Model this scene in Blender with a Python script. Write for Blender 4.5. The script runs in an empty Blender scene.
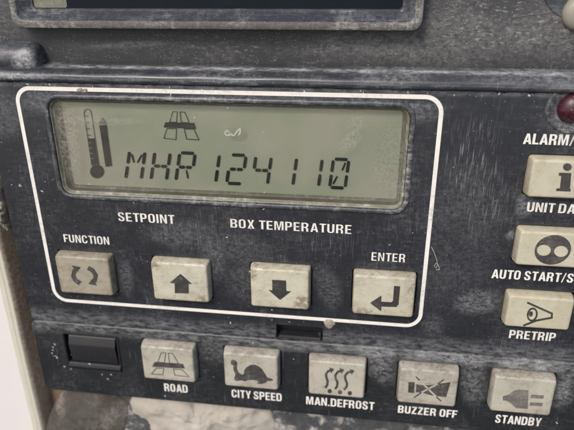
import bpy, bmesh, math, random
from mathutils import Vector, Matrix, noise as mnoise

SC = bpy.context.scene
COL = SC.collection
R = math.radians

# ------------------------------------------------------------------ camera, world, sun, exposure
# 1 unit = 1 cm.  Panel space: x to the right, z up the face of the panel, -y out of it.
# The whole unit leans back by TILT; every top-level object carries that rotation.
TILT = R(14)
F, CX, CY, D = 564.8, 287.0, 215.0, 15.5          # focal length and centre in photo pixels, distance in cm
V2 = Vector((294.3 - CX, 1545.6 - CY, F)).normalized()   # panel 'down' seen from the camera
V1 = Vector((4017.3 + CX, 216.2, F * -1)) * -1
V1 = Vector((-4017.3 - CX, -1.2 - CY, F)) * -1           # panel 'right' seen from the camera
V1 = (V1 - V1.dot(V2) * V2).normalized()
V3 = V1.cross(V2)                                        # into the panel
C0 = Vector((0, 0, D))


def cam_to_panel(v):
    return Vector((v.dot(V1), v.dot(V3), -v.dot(V2)))


CAMP = cam_to_panel(-C0)
LEAN = Matrix.Rotation(-TILT, 4, 'X')
cam = bpy.data.cameras.new('camera')
cam.sensor_width = 36
cam.lens = F * 36 / 574
cam.clip_start, cam.clip_end = 0.1, 2000
co = bpy.data.objects.new('camera', cam)
COL.objects.link(co)
ax, ay, az = cam_to_panel(Vector((1, 0, 0))), cam_to_panel(Vector((0, -1, 0))), cam_to_panel(Vector((0, 0, -1)))
M4 = Matrix(((ax.x, ay.x, az.x, CAMP.x), (ax.y, ay.y, az.y, CAMP.y), (ax.z, ay.z, az.z, CAMP.z), (0, 0, 0, 1)))
co.matrix_world = LEAN @ M4
SC.camera = co
cam.dof.use_dof = True
cam.dof.focus_distance = 14.9
cam.dof.aperture_fstop = 0.165

SUN_EL, SUN_ROT = R(52), R(208)
W = bpy.data.worlds.new('World')
SC.world = W
W.use_nodes = True
wt = W.node_tree
sky = wt.nodes.new('ShaderNodeTexSky')
sky.sky_type = 'NISHITA'
sky.sun_disc = False
sky.sun_elevation, sky.sun_rotation = SUN_EL, SUN_ROT
sky.air_density, sky.dust_density, sky.ozone_density = 1.0, 4.0, 0.7
wt.links.new(sky.outputs[0], wt.nodes['Background'].inputs[0])
wt.nodes['Background'].inputs[1].default_value = 0.13
sl = bpy.data.lights.new('sun', 'SUN')
sl.energy, sl.angle, sl.color = 1.5, R(14), (1, 0.95, 0.88)
so = bpy.data.objects.new('sun', sl)
COL.objects.link(so)
sdir = Vector((math.sin(SUN_ROT) * math.cos(SUN_EL), math.cos(SUN_ROT) * math.cos(SUN_EL), math.sin(SUN_EL)))
so.rotation_euler = sdir.to_track_quat('Z', 'Y').to_euler()
SC.view_settings.view_transform = 'Standard'
SC.view_settings.look = 'None'
SC.view_settings.gamma = 1
SC.view_settings.exposure = 0.48
SC.render.film_transparent = False


# ------------------------------------------------------------------ helpers: measuring
def P(px, py, h=0.0):
    """photo pixel -> panel x, z on the plane that stands h cm proud of the face"""
    d = cam_to_panel(Vector((px - CX, py - CY, F)))
    t = (-h - CAMP.y) / d.y
    q = CAMP + d * t
    return (q.x, q.z)


def PP(pts, h=0.0):
    return [P(x, y, h) for x, y in pts]


def zat(py, h=0.0, px=290):
    return P(px, py, h)[1]


def Zm(ox, oy, s, pts):
    """enlarged-view coordinates -> photo pixels"""
    return [(ox + x / s, oy + y / s) for x, y in pts]


# ------------------------------------------------------------------ helpers: objects
def tag(o, label=None, cat=None, group=None, kind=None):
    if label: o['label'] = label
    if cat: o['category'] = cat
    if group: o['group'] = group
    if kind: o['kind'] = kind
    return o


def thing(name, label, cat, group=None):
    o = bpy.data.objects.new(name, None)
    COL.objects.link(o)
    o.matrix_world = LEAN
    o.empty_display_size = 0.5
    return tag(o, label, cat, group)


def link(name, me, m, parent=None, label=None):
    me.name = name
    me.materials.clear()
    me.materials.append(m)
    o = bpy.data.objects.new(name, me)
    COL.objects.link(o)
    if parent is not None:
        o.parent = parent
    else:
        o.matrix_world = LEAN
    if label: o['label'] = label
    return o


def from_bm(name, bm, m, parent=None, label=None, smooth=35):
    bmesh.ops.remove_doubles(bm, verts=bm.verts, dist=1e-5)
    bmesh.ops.recalc_face_normals(bm, faces=bm.faces)
    me = bpy.data.meshes.new(name)
    bm.to_mesh(me)
    bm.free()
    if smooth:
        me.polygons.foreach_set('use_smooth', [True] * len(me.polygons))
        me.set_sharp_from_angle(angle=R(smooth))
    return link(name, me, m, parent, label)


def curve_mesh(splines, h, thick, bevel=0.0, res=2, swell=0.0):
    """flat filled outlines (holes inside) -> slab whose front face stands at h, thick cm deep"""
    cu = bpy.data.curves.new('outline', 'CURVE')
    cu.dimensions = '2D'
    cu.fill_mode = 'BOTH'
    for pts in splines:
        sp = cu.splines.new('POLY')
        sp.points.add(len(pts) - 1)
        for q, (x, z) in zip(sp.points, pts):
            q.co = (x, z, 0, 1)
        sp.use_cyclic_u = True
    cu.extrude = max(thick / 2 - bevel, 0)
    cu.bevel_depth = bevel
    cu.bevel_resolution = res
    cu.offset = swell - bevel
    return curve_to_mesh(cu, h - thick / 2)


def curve_to_mesh(cu, mid):
    o = bpy.data.objects.new('tmp', cu)
    COL.objects.link(o)
    dg = bpy.context.evaluated_depsgraph_get()
    me = bpy.data.meshes.new_from_object(o.evaluated_get(dg))
    bpy.data.objects.remove(o)
    bpy.data.curves.remove(cu)
    for v in me.vertices:
        x, z, t = v.co
        v.co = (x, -(mid + t), z)
    bm = bmesh.new()
    bm.from_mesh(me)
    bmesh.ops.remove_doubles(bm, verts=bm.verts, dist=1e-6)
    bmesh.ops.recalc_face_normals(bm, faces=bm.faces)
    bm.to_mesh(me)
    bm.free()
    return me


def rrect(x0, x1, z0, z1, r, n=6):
    out = []
    for cx, cz, a0 in ((x1 - r, z1 - r, 0), (x0 + r, z1 - r, 90), (x0 + r, z0 + r, 180), (x1 - r, z0 + r, 270)):
        for k in range(n + 1):
            a = R(a0 + 90 * k / n)
            out.append((cx + r * math.cos(a), cz + r * math.sin(a)))
    return out


def ellipse(cx, cy, rx, ry, rot=0, n=40):
    c, s = math.cos(R(rot)), math.sin(R(rot))
    return [(cx + rx * math.cos(t) * c - ry * math.sin(t) * s, cy + rx * math.cos(t) * s + ry * math.sin(t) * c)
            for t in (2 * math.pi * k / n for k in range(n))]


def stroke(pts, w):
    """polyline -> outline polygon of width w"""
    v = [Vector(p) for p in pts]
    L, Rr = [], []
    for i, p in enumerate(v):
        a = (p - v[i - 1]).normalized() if i else None
        b = (v[i + 1] - p).normalized() if i < len(v) - 1 else None
        t = ((a or b) + (b or a)).normalized()
        k = 1 / max(0.4, t.dot(b or a))
        nrm = Vector((-t.y, t.x)) * w / 2 * k
        L.append(tuple(p + nrm))
        Rr.append(tuple(p - nrm))
    return L + Rr[::-1]


def loft(bm, rings, cap_first=False, cap_last=False):
    """rings: [(contour of (x, z), h)], all of one length"""
    vs = []
    for pts, h in rings:
        hs = h if isinstance(h, (list, tuple)) else [h] * len(pts)
        vs.append([bm.verts.new((x, -hh, z)) for (x, z), hh in zip(pts, hs)])
    n = len(vs[0])
    for a, b in zip(vs, vs[1:]):
        for i in range(n):
            bm.faces.new((a[i], a[(i + 1) % n], b[(i + 1) % n], b[i]))
    if cap_first: bm.faces.new(vs[0][::-1])
    if cap_last: bm.faces.new(vs[-1])
    return vs


def sweep(bm, prof, x0, x1, nx=40, wob=0.0, seed=0.0):
    """profile of (h, z) swept along x"""
    prev = None
    for i in range(nx + 1):
        x = x0 + (x1 - x0) * i / nx
        cur = []
        for j, (h, z) in enumerate(prof):
            d = wob * mnoise.noise(Vector((x * 0.9 + seed, h * 2, z * 2))) if wob else 0
            cur.append(bm.verts.new((x, -h - d, z + d)))
        if prev:
            for a in range(len(prof) - 1):
                bm.faces.new((prev[a], prev[a + 1], cur[a + 1], cur[a]))
        prev = cur


def blob_bm(outline, h0, bulge, rings=10, rough=0.12, freq=1.6, seed=0.0, power=0.5, sub=4, back=0.3):
    """lumpy mound with an irregular outline"""
    pts = []
    n0 = len(outline)
    for i in range(n0):
        a, b, c, d = (Vector(outline[(i + k - 1) % n0]) for k in range(4))
        for k in range(sub):
            t = k / sub
            q = 0.5 * ((2 * b) + (c - a) * t + (2 * a - 5 * b + 4 * c - d) * t * t + (3 * b - a - 3 * c + d) * t ** 3)
            pts.append(q)
    cen = sum(pts, Vector((0, 0))) / len(pts)
    bm = bmesh.new()
    loops = []
    loops.append([bm.verts.new((p.x, -(h0 - back), p.y)) for p in pts])
    for k in range(rings):
        s = 1 - k / rings
        loop = []
        for p in pts:
            q = cen + (p - cen) * s
            hh = h0 + bulge * (1 - s * s) ** power
            nz = mnoise.fractal(Vector((q.x * freq + seed, q.y * freq, seed)), 1.0, 2.0, 4)
            loop.append(bm.verts.new((q.x + 0.3 * rough * nz, -(hh + rough * nz * min(1, (1 - s) * 4 + .3)), q.y + 0.3 * rough * nz)))
        loops.append(loop)
    top = bm.verts.new((cen.x, -(h0 + bulge + rough * mnoise.fractal(Vector((cen.x * freq + seed, cen.y * freq, seed)), 1.0, 2.0, 4)), cen.y))
    n = len(pts)
    for a, b in zip(loops, loops[1:]):
        for i in range(n):
            bm.faces.new((a[i], a[(i + 1) % n], b[(i + 1) % n], b[i]))
    for i in range(n):
        bm.faces.new((loops[-1][i], loops[-1][(i + 1) % n], top))
    return bm


# ------------------------------------------------------------------ helpers: materials
class Nodes:
    def __init__(s, name):
        s.m = bpy.data.materials.new(name)
        s.m.use_nodes = True
        s.t = s.m.node_tree
        s.b = s.t.nodes['Principled BSDF']
        tc = s.t.nodes.new('ShaderNodeTexCoord')
        s.co = tc.outputs['Object']

    def put(s, sock, v):
        if isinstance(v, bpy.types.NodeSocket):
            s.t.links.new(v, sock)
        elif isinstance(v, (tuple, list)) and len(v) == 3 and sock.type == 'RGBA':
            sock.default_value = (*v, 1)
        else:
            sock.default_value = v

    def math(s, op, a, b=0.0, clamp=False):
        n = s.t.nodes.new('ShaderNodeMath')
        n.operation, n.use_clamp = op, clamp
        s.put(n.inputs[0], a)
        s.put(n.inputs[1], b)
        return n.outputs[0]

    def ramp(s, x, lo, hi, a=0.0, b=1.0):
        n = s.t.nodes.new('ShaderNodeMapRange')
        n.interpolation_type = 'SMOOTHSTEP'
        for i, v in enumerate((x, lo, hi, a, b)):
            s.put(n.inputs[i], v)
        return n.outputs[0]

    def mapped(s, scale=(1, 1, 1), rot=(0, 0, 0), loc=(0, 0, 0)):
        n = s.t.nodes.new('ShaderNodeMapping')
        s.put(n.inputs[0], s.co)
        n.inputs['Location'].default_value = loc
        n.inputs['Rotation'].default_value = rot
        n.inputs['Scale'].default_value = scale
        return n.outputs[0]

    def noise(s, scale, detail=4, rough=0.55, vec=None, dist=0.0):
        n = s.t.nodes.new('ShaderNodeTexNoise')
        s.put(n.inputs['Vector'], vec or s.co)
        n.inputs['Scale'].default_value = scale
        n.inputs['Detail'].default_value = detail
        n.inputs['Roughness'].default_value = rough
        n.inputs['Distortion'].default_value = dist
        return n.outputs[0]

    def voro(s, scale, vec=None):
        n = s.t.nodes.new('ShaderNodeTexVoronoi')
        s.put(n.inputs['Vector'], vec or s.co)
        n.inputs['Scale'].default_value = scale
        return n.outputs['Distance'], n.outputs['Color']

    def mix(s, f, a, b):
        n = s.t.nodes.new('ShaderNodeMix')
        n.data_type = 'RGBA'
        s.put(n.inputs[0], f)
        s.put(n.inputs[6], a)
        s.put(n.inputs[7], b)
        return n.outputs[2]

    def sepz(s):
        n = s.t.nodes.new('ShaderNodeSeparateXYZ')
        s.put(n.inputs[0], s.co)
        return n.outputs

    def patch(s, cx, cz, rx, rz, rot=0.0):
        """soft spot of grime lying at one place on the surface: 1 in its middle, 0 outside"""
        c, q = math.cos(rot), math.sin(rot)
        X, _, Zc = s.sepz()
        dx = s.math('SUBTRACT', X, cx)
        dz = s.math('SUBTRACT', Zc, cz)
        u = s.math('ADD', s.math('MULTIPLY', dx, c / rx), s.math('MULTIPLY', dz, q / rx))
        v = s.math('ADD', s.math('MULTIPLY', dx, -q / rz), s.math('MULTIPLY', dz, c / rz))
        r2 = s.math('ADD', s.math('MULTIPLY', u, u), s.math('MULTIPLY', v, v))
        return s.ramp(r2, 1.0, 0.0)

    def bump(s, h, strength=0.3, dist=0.02):
        n = s.t.nodes.new('ShaderNodeBump')
        n.inputs['Strength'].default_value = strength
        n.inputs['Distance'].default_value = dist
        s.put(n.inputs['Height'], h)
        s.t.links.new(n.outputs[0], s.b.inputs['Normal'])

    def finish(s, col, rough, **kw):
        s.put(s.b.inputs['Base Color'], col)
        s.put(s.b.inputs['Roughness'], rough)
        for k, v in kw.items():
            s.put(s.b.inputs[k.replace('_', ' ')], v)
        return s.m


def specks(n, scale, size, share):
    """sparse grains of grit, each of its own size"""
    wob = n.noise(scale * 1.7, 2)
    d, c = n.voro(scale)
    d = n.math('ADD', d, n.math('MULTIPLY', n.math('SUBTRACT', wob, 0.5), 0.25))
    sep = n.t.nodes.new('ShaderNodeSeparateColor')
    n.put(sep.inputs[0], c)
    keep = n.math('LESS_THAN', sep.outputs[0], share)
    rad = n.math('MULTIPLY', sep.outputs[1], size)
    return n.math('MULTIPLY', n.ramp(d, rad, n.math('MULTIPLY', rad, 0.5)), keep)


def dusty(name, base, dust, amount=0.35, rough=0.42, streak=(26, 26, 5), cloud=0.5, speck=0.10, fine=34.0, patches=(), scuffs=(), band=None, flecks=(), bumps=0.15, spec=0.5, rot=0.0):
    n = Nodes(name)
    cl = n.ramp(n.noise(cloud, 6, 0.62, None, 0.9), 0.40, 0.68)
    st = n.ramp(n.noise(1.0, 6, 0.68, n.mapped(streak, (0, rot, 0))), 0.44, 0.72)
    s1 = n.ramp(n.noise(1.0, 7, 0.7, n.mapped((3.2, 4, 11), (0, R(38), 0)), 0.7), 0.46, 0.68)   # wiped smears
    s2 = n.ramp(n.noise(1.0, 7, 0.7, n.mapped((11, 4, 2.6), (0, R(14), 0)), 0.5), 0.48, 0.70)
    fi = n.ramp(n.noise(fine, 3, 0.6), 0.45, 0.75)
    tex = n.math('ADD', n.math('ADD', n.math('MULTIPLY', st, 0.34), n.math('MULTIPLY', fi, 0.16)), n.math('ADD', n.math('MULTIPLY', s1, 0.34), n.math('MULTIPLY', s2, 0.28)))
    film = n.math('MULTIPLY', n.math('ADD', n.math('MULTIPLY', cl, 0.84), 0.16), tex)
    mask = n.math('MULTIPLY', film, amount)
    for (cx, cz, rx, rz, ro, a) in patches:
        pn = n.ramp(n.noise(1.0, 9, 0.78, n.mapped((7, 7, 10), (0, .5, 0)), 0.6), 0.36, 0.70)
        mask = n.math('ADD', mask, n.math('MULTIPLY', n.math('MULTIPLY', n.patch(cx, cz, rx, rz, ro), pn), a))
    for (cx, cz, rx, rz, ro, a) in scuffs:          # fine parallel scratches inside a patch
        sn = n.ramp(n.noise(1.0, 4, 0.6, n.mapped((30, 30, 1.6), (0, ro, 0))), 0.52, 0.72)
        mask = n.math('ADD', mask, n.math('MULTIPLY', n.math('MULTIPLY', n.patch(cx, cz, rx, rz, 0), sn), a))
    if band:
        for (z0, half, a) in band:
            Zc = n.sepz()[2]
            e = n.ramp(n.math('ABSOLUTE', n.math('SUBTRACT', Zc, z0)), half, 0.0)
            bn = n.ramp(n.noise(1.0, 5, 0.7, n.mapped((3, 8, 9))), 0.34, 0.68)
            mask = n.math('ADD', mask, n.math('MULTIPLY', n.math('MULTIPLY', e, bn), a))
    for (cx, cz, rx, rz, a) in flecks:              # short slanting scrapes
        fn = n.ramp(n.noise(1.0, 4, 0.7, n.mapped((7, 14, 22), (0, R(20), 0)), 0.3), 0.56, 0.70)
        mask = n.math('ADD', mask, n.math('MULTIPLY', n.math('MULTIPLY', n.patch(cx, cz, rx, rz), fn), a))
    # hairline scratches
    hs = n.ramp(n.noise(1.0, 2, 0.5, n.mapped((48, 20, 1.1), (0, R(12), 0)), 0.4), 0.66, 0.74)
    hs2 = n.ramp(n.noise(1.0, 2, 0.5, n.mapped((1.3, 20, 50), (0, R(-25), 0)), 0.4), 0.69, 0.76)
    mask = n.math('ADD', mask, n.math('MULTIPLY', n.math('ADD', hs, hs2), 0.22))
    mask = n.math('ADD', mask, 0.0, True)
    sp = n.math('MAXIMUM', specks(n, 11, 0.2, speck * .35), specks(n, 27, 0.34, speck * .7))
    tone = n.mix(n.noise(3.0, 3), tuple(c * 0.8 for c in dust), tuple(min(1, c * 1.2) for c in dust))
    col = n.mix(mask, base, tone)
    col = n.mix(n.math('MULTIPLY', sp, 0.65), col, (0.45, 0.44, 0.42))
    ro = n.math('ADD', rough, n.math('MULTIPLY', mask, 0.45), True)
    if bumps:
        n.bump(n.math('ADD', n.math('ADD', n.math('MULTIPLY', mask, 0.6), sp), n.math('MULTIPLY', n.noise(40, 3), 0.5)), bumps, 0.02)
    return n.finish(col, ro, Specular_IOR_Level=spec)


def plain(name, base, rough, var=0.15, scale=8, bumps=0.0, **kw):
    n = Nodes(name)
    f = n.noise(scale, 4, 0.6)
    col = n.mix(f, tuple(c * (1 - var) for c in base), tuple(min(1, c * (1 + var)) for c in base))
    if bumps: n.bump(f, bumps, 0.03)
    return n.finish(col, rough, **kw)


# ------------------------------------------------------------------ materials
STEP = 0.06                       # the button strip below the frame stands this much proud
BLACK = (0.0165, 0.0182, 0.0232)
DUST = (0.265, 0.272, 0.285)
M_face = dusty('face_plastic', BLACK, DUST, 0.37, 0.33, patches=[
    (4.7, -0.5, 1.3, 3.2, 0, 0.16), (7.5, 2.8, 1.6, .6, 0, .35), (-2.2, -1.6, .5, .9, 0, .3), (1.2, -2.2, .45, .9, .3, .3), (-4.9, -2.3, .3, .8, 0, .3), (4.2, -3.2, .4, .5, 0, .3), (5.35, -2.35, 0.75, 0.5, 0.3, 0.6), (6.15, 0.62, 0.30, 0.42, 0, 0.6), (6.0, -0.23, 0.28, 0.16, 0.5, 0.7),
    (-3.1, -0.75, 1.3, 0.55, 0.1, 0.30), (-1.2, -2.2, 0.9, 0.9, 0.2, 0.22), (-6.2, 2.95, 1.4, 0.5, 0, 0.5),
    (0.3, 3.1, 4.5, 0.22, 0, 0.45), (-7.9, 2.6, 0.8, 0.9, 0, 0.3), (3.1, 2.9, 1.0, 0.35, 0, 0.4), (-1.4, -1.1, 1.2, 0.6, 0, 0.2)],
    scuffs=[(4.7, 1.7, 0.9, 1.5, R(9), 0.65), (5.2, 0.6, .8, 1.2, R(11), .5), (-2.6, -0.6, 2.0, 0.9, R(40), 0.35), (1.0, -0.75, 1.2, 0.5, R(50), 0.3)],
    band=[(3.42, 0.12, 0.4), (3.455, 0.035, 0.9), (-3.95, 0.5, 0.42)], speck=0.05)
M_strip = dusty('strip_plastic', (0.015, 0.017, 0.020), (0.29, 0.292, 0.295), 0.30, 0.36, streak=(7, 20, 22), patches=[
    (2.7, -4.5, 0.6, 1.2, 0.4, 0.7), (5.5, -4.9, 0.5, 1.3, 0.2, 0.5), (7.0, -4.3, 1.2, 0.35, 0, 0.8), (8.1, -5.0, 0.4, 0.9, 0, 0.7),
    (4.4, -4.25, 1.6, 0.3, 0, 0.55), (-2.3, -4.7, 0.6, 0.6, 0, 0.35)],
    band=[(-4.22, 0.38, 0.52)], speck=0.09)
M_house = dusty('housing_plastic', (0.030, 0.031, 0.034), (0.25, 0.245, 0.235), 0.6, 0.55, streak=(4, 14, 16), fine=26, patches=[
    (3.6, 4.6, 4.0, 0.8, 0, 0.55), (-4.2, 4.4, 1.6, 0.12, 0.05, 0.4), (7.5, 5.0, 2.5, 1.2, 0, 0.3)], flecks=((4.9, 5.0, 2.0, .9, 1.3), (-1.5, 4.5, 5, .5, .6), (7.2, 4.8, 1.8, .9, .8)), speck=0.17, bumps=0.25)
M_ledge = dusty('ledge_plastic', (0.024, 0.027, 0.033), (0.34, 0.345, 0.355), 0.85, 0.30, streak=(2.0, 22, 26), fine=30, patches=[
    (-6.3, 4.2, 0.5, 0.4, 0, 0.8), (2.6, 3.9, 1.4, 0.35, 0, 0.5), (-7.5, 3.65, 1.6, .12, 0, 1.0), (6.5, 4.0, 3.6, 0.5, 0, 0.5)], band=[(3.86, 0.05, 0.9), (3.60, 0.03, 0.25), (4.17, 0.05, 0.55)], speck=0.13)  # bands: bright highlights along the ledge edges, painted into the dust colour
M_lip = dusty('rough_lip', (0.06, 0.058, 0.055), (0.46, 0.45, 0.42), 1.25, 0.7, streak=(7, 16, 14), fine=16, speck=0.35, bumps=0.4)  # dusty lip, its dust thickened to paint in the bright edge highlight
M_rim = dusty('rim_plastic', (0.03, 0.032, 0.038), (0.42, 0.42, 0.41), 1.3, 0.32, streak=(6, 10, 6), fine=20, speck=0.1)  # pale dust, partly standing in for the bright highlights along the display rim
M_dark = plain('dark_void', (0.006, 0.006, 0.007), 0.6, 0.3)
M_switch = dusty('switch_plastic', (0.012, 0.012, 0.015), (0.14, 0.14, 0.14), 0.12, 0.5, speck=0.04, bumps=0.06)
M_white = dusty('white_print', (0.71, 0.69, 0.645), (0.25, 0.235, 0.205), 1.15, 0.6, speck=0.0, bumps=0, spec=0.3)
M_ink = dusty('button_ink', (0.028, 0.027, 0.027), (0.22, 0.21, 0.18), 0.7, 0.5, streak=(14, 14, 14), cloud=1.6, speck=0.05, bumps=0)
M_ink_worn = dusty('button_ink_worn', (0.036, 0.035, 0.034), (0.28, 0.265, 0.225), 0.8, 0.55, streak=(16, 16, 16), cloud=1.6, speck=0.05, bumps=0)
M_lcdink = plain('lcd_ink', (0.005, 0.007, 0.007), 0.6, 0.2, Specular_IOR_Level=0.05)
M_lcdpale = plain('lcd_ink_pale', (0.085, 0.10, 0.08), 0.5, 0.2)
M_lcdbar = plain('lcd_ink_bluish', (0.007, 0.011, 0.014), 0.6, 0.5, 14, Specular_IOR_Level=0.05)


def button_mat(name, base, grime, amt, worn=()):
    n = Nodes(name)
    oi = n.t.nodes.new('ShaderNodeObjectInfo')
    rnd = oi.outputs['Random']
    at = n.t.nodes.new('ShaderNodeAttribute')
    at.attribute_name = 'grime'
    big = n.ramp(n.noise(1.1, 5, 0.65, None, 0.6), 0.38, 0.66)
    sm = n.ramp(n.noise(7, 6, 0.72), 0.46, 0.70)
    smear = n.ramp(n.noise(1.0, 6, 0.7, n.mapped((2.5, 3, 6), (0, R(-20), 0)), 0.6), 0.46, 0.68)
    mask = n.math('ADD', n.math('MULTIPLY', big, amt * 0.34), n.math('MULTIPLY', n.math('MULTIPLY', sm, n.math('ADD', big, 0.35)), amt * 0.35))
    mask = n.math('ADD', mask, n.math('MULTIPLY', smear, n.math('MULTIPLY', rnd, amt * 0.45)))
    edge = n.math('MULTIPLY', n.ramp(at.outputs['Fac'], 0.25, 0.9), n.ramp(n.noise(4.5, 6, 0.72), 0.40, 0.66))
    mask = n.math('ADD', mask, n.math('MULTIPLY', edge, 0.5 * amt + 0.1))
    for (cx, cz, rx, rz, a) in worn:
        pn = n.ramp(n.noise(9, 6, 0.72), 0.40, 0.62)
        mask = n.math('ADD', mask, n.math('MULTIPLY', n.math('MULTIPLY', n.patch(cx, cz, rx, rz), pn), a))
    mask = n.math('ADD', mask, 0, True)
    b2 = n.mix(n.math('MULTIPLY', rnd, 0.5), base, tuple(c * k for c, k in zip(base, (.90, .90, .97))))
    col = n.mix(mask, b2, grime)
    col = n.mix(n.math('MULTIPLY', specks(n, 12, 0.28, 0.06), 0.6), col, (0.12, 0.10, 0.07))
    sc = n.ramp(n.noise(1.0, 3, 0.5, n.mapped((30, 20, 2), (0, R(35), 0)), 0.3), 0.62, 0.74)
    col = n.mix(n.math('MULTIPLY', sc, 0.25), col, (0.55, 0.53, 0.46))
    n.bump(n.math('ADD', n.noise(6, 3), n.math('MULTIPLY', n.noise(45, 3), 0.25)), 0.15, 0.02)
    return n.finish(col, n.math('ADD', n.math('MULTIPLY', mask, 0.35), 0.40), Specular_IOR_Level=0.45)


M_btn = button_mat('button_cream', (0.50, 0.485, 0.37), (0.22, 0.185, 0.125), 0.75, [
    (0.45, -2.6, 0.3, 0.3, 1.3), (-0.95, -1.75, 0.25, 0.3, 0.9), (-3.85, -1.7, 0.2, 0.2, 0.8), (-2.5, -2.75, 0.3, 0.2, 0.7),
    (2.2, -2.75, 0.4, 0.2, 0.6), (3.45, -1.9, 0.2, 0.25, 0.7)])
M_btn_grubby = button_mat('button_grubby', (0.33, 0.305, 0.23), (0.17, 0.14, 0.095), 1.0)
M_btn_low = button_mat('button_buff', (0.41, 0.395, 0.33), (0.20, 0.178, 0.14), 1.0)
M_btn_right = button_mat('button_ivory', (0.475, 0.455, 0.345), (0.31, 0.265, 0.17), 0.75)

# glass over the display: clear, glossy, with a film of dust
nd = Nodes('dusty_glass')
tr = nd.t.nodes.new('ShaderNodeBsdfTransparent')
gl = nd.t.nodes.new('ShaderNodeBsdfGlossy')
gl.inputs['Roughness'].default_value = 0.09
df = nd.t.nodes.new('ShaderNodeBsdfDiffuse')
df.inputs['Color'].default_value = (0.52, 0.50, 0.44, 1)
fr = nd.t.nodes.new('ShaderNodeFresnel')
fr.inputs['IOR'].default_value = 1.45
m1 = nd.t.nodes.new('ShaderNodeMixShader')
m2 = nd.t.nodes.new('ShaderNodeMixShader')
film = nd.math('MULTIPLY', nd.ramp(nd.noise(0.5, 4, 0.6), 0.35, 0.75), 0.05)
film = nd.math('ADD', film, nd.math('MULTIPLY', nd.ramp(nd.noise(1.0, 3, 0.6, nd.mapped((0.5, 20, 34), (0, R(-3), 0))), 0.5, 0.8), 0.045))
film = nd.math('ADD', film, nd.math('MULTIPLY', specks(nd, 9, 0.16, 0.06), 0.4))
for (cx, cz, rx, rz, ro, a) in [(*P(350, 142, -.1), 0.42, 0.26, 0.8, 0.24), (*P(357, 122, -.1), 0.4, 0.3, 0.8, 0.16), (-6.15, 1.8, 0.45, 1.5, 0, 0.22), (2.9, 1.5, 0.9, 1.6, 0, 0.14), (-5.2, 2.45, 1.6, 0.16, 0, 0.16)]:
    film = nd.math('ADD', film, nd.math('MULTIPLY', nd.math('MULTIPLY', nd.patch(cx, cz, rx, rz, ro), nd.ramp(nd.noise(16, 5, 0.75), 0.36, 0.66)), a))
film = nd.math('ADD', film, 0.008, True)
nd.put(m1.inputs[0], fr.outputs[0])
nd.t.links.new(tr.outputs[0], m1.inputs[1])
nd.t.links.new(gl.outputs[0], m1.inputs[2])
nd.put(m2.inputs[0], film)
nd.t.links.new(m1.outputs[0], m2.inputs[1])
nd.t.links.new(df.outputs[0], m2.inputs[2])
nd.t.links.new(m2.outputs[0], nd.t.nodes['Material Output'].inputs[0])
M_glass = nd.m

# reflective back of the display: grey green with faint rows
nl = Nodes('lcd_back')
rows = nl.noise(1.0, 2, 0.5, nl.mapped((0.15, 1, 30)))
lc = nl.mix(nl.ramp(nl.noise(0.45, 2), 0.35, 0.65), (0.335, 0.385, 0.275), (0.43, 0.425, 0.33))
lc = nl.mix(nl.math('MULTIPLY', rows, 0.16), lc, (0.38, 0.385, 0.30))
M_lcd = nl.finish(lc, 0.45, Specular_IOR_Level=0.3)
M_well = dusty('well_plastic', (0.12, 0.12, 0.085), (0.44, 0.42, 0.35), 1.5, 0.4, streak=(7, 14, 7), cloud=1.5, fine=13, speck=0.3, bumps=0.2)

# ------------------------------------------------------------------ control panel: plates
panel = thing('control_panel', 'scratched black plastic control panel with cream buttons and a grey green display', 'control panel')
PX0, PX1, PZ0, PZ1 = -8.36, 11.2, -6.86, 3.46
SEAM = -4.08
H_BTN = 0.28
BW, BH = 1.735, 1.315


def grow(r, g):
    return (r[0] - g, r[1] + g, r[2] - g, r[3] + g)


upper_row = [(-6.11, -2.2, 'f'), (-3.135, -2.2, 'u'), (-0.19, -2.2, 'd'), (2.75, -2.21, 'e')]
lower_row = [(-3.745, -5.145, 'r'), (-1.105, -5.145, 'c'), (1.53, -5.165, 'm'), (4.22, -5.175, 'b'), (6.905, -5.18, 's')]
right_col = [(6.93, 1.42, 'i'), (6.93, -0.49, 'a'), (6.92, -2.40, 'p')]
RH = 1.03
WIN = (-6.86, 3.06, 0.35, 3.0)
win_pts = [P(46.5, 101), P(409.5, 106), P(62.5, 194), P(405, 206)]
WX0 = (P(48.5, 108)[0] + P(62.5, 190)[0]) / 2
WX1 = (P(410, 112)[0] + P(404.5, 198)[0]) / 2
WZ1 = (P(160, 102.3)[1] + P(340, 105)[1]) / 2
WZ0 = (P(144, 198.5)[1] + P(330, 206)[1]) / 2
WIN = (WX0, WX1, WZ0, WZ1)
SLOT = (P(276, 326)[0], P(323, 330)[0], SEAM - 0.02, P(300, 326.3)[1])

holes = [rrect(*WIN, 0.32)]
for cx, cz, k in upper_row: holes.append(rrect(cx - BW / 2 - .035, cx + BW / 2 + .035, cz - BH / 2 - .03, cz + BH / 2 + .035, 0.1, 3))
for cx, cz, k in right_col: holes.append(rrect(cx - BW / 2 - .035, cx + BW / 2 + .035, cz - RH / 2 - .03, cz + RH / 2 + .035, 0.1, 3))
S0, S1, S2, S3 = SLOT
outer = [(PX0 + .05, SEAM), (S0, SEAM), (S0 + .02, S3), (S1 - .02, S3), (S1, SEAM), (PX1, SEAM), (PX1, PZ1), (PX0, PZ1)]
me = curve_mesh([outer] + holes, 0.0, 0.4, 0.03)
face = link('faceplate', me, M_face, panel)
SWI = (P(63.5, 334, STEP)[0], P(118, 350, STEP)[0], P(92, 367, STEP)[1], P(88, 335, STEP)[1])
holes = [rrect(*SWI, 0.05, 2)]
for cx, cz, k in lower_row: holes.append(rrect(cx - BW / 2 - .035, cx + BW / 2 + .035, cz - BH / 2 - .03, cz + BH / 2 + .035, 0.1, 3))
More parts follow.
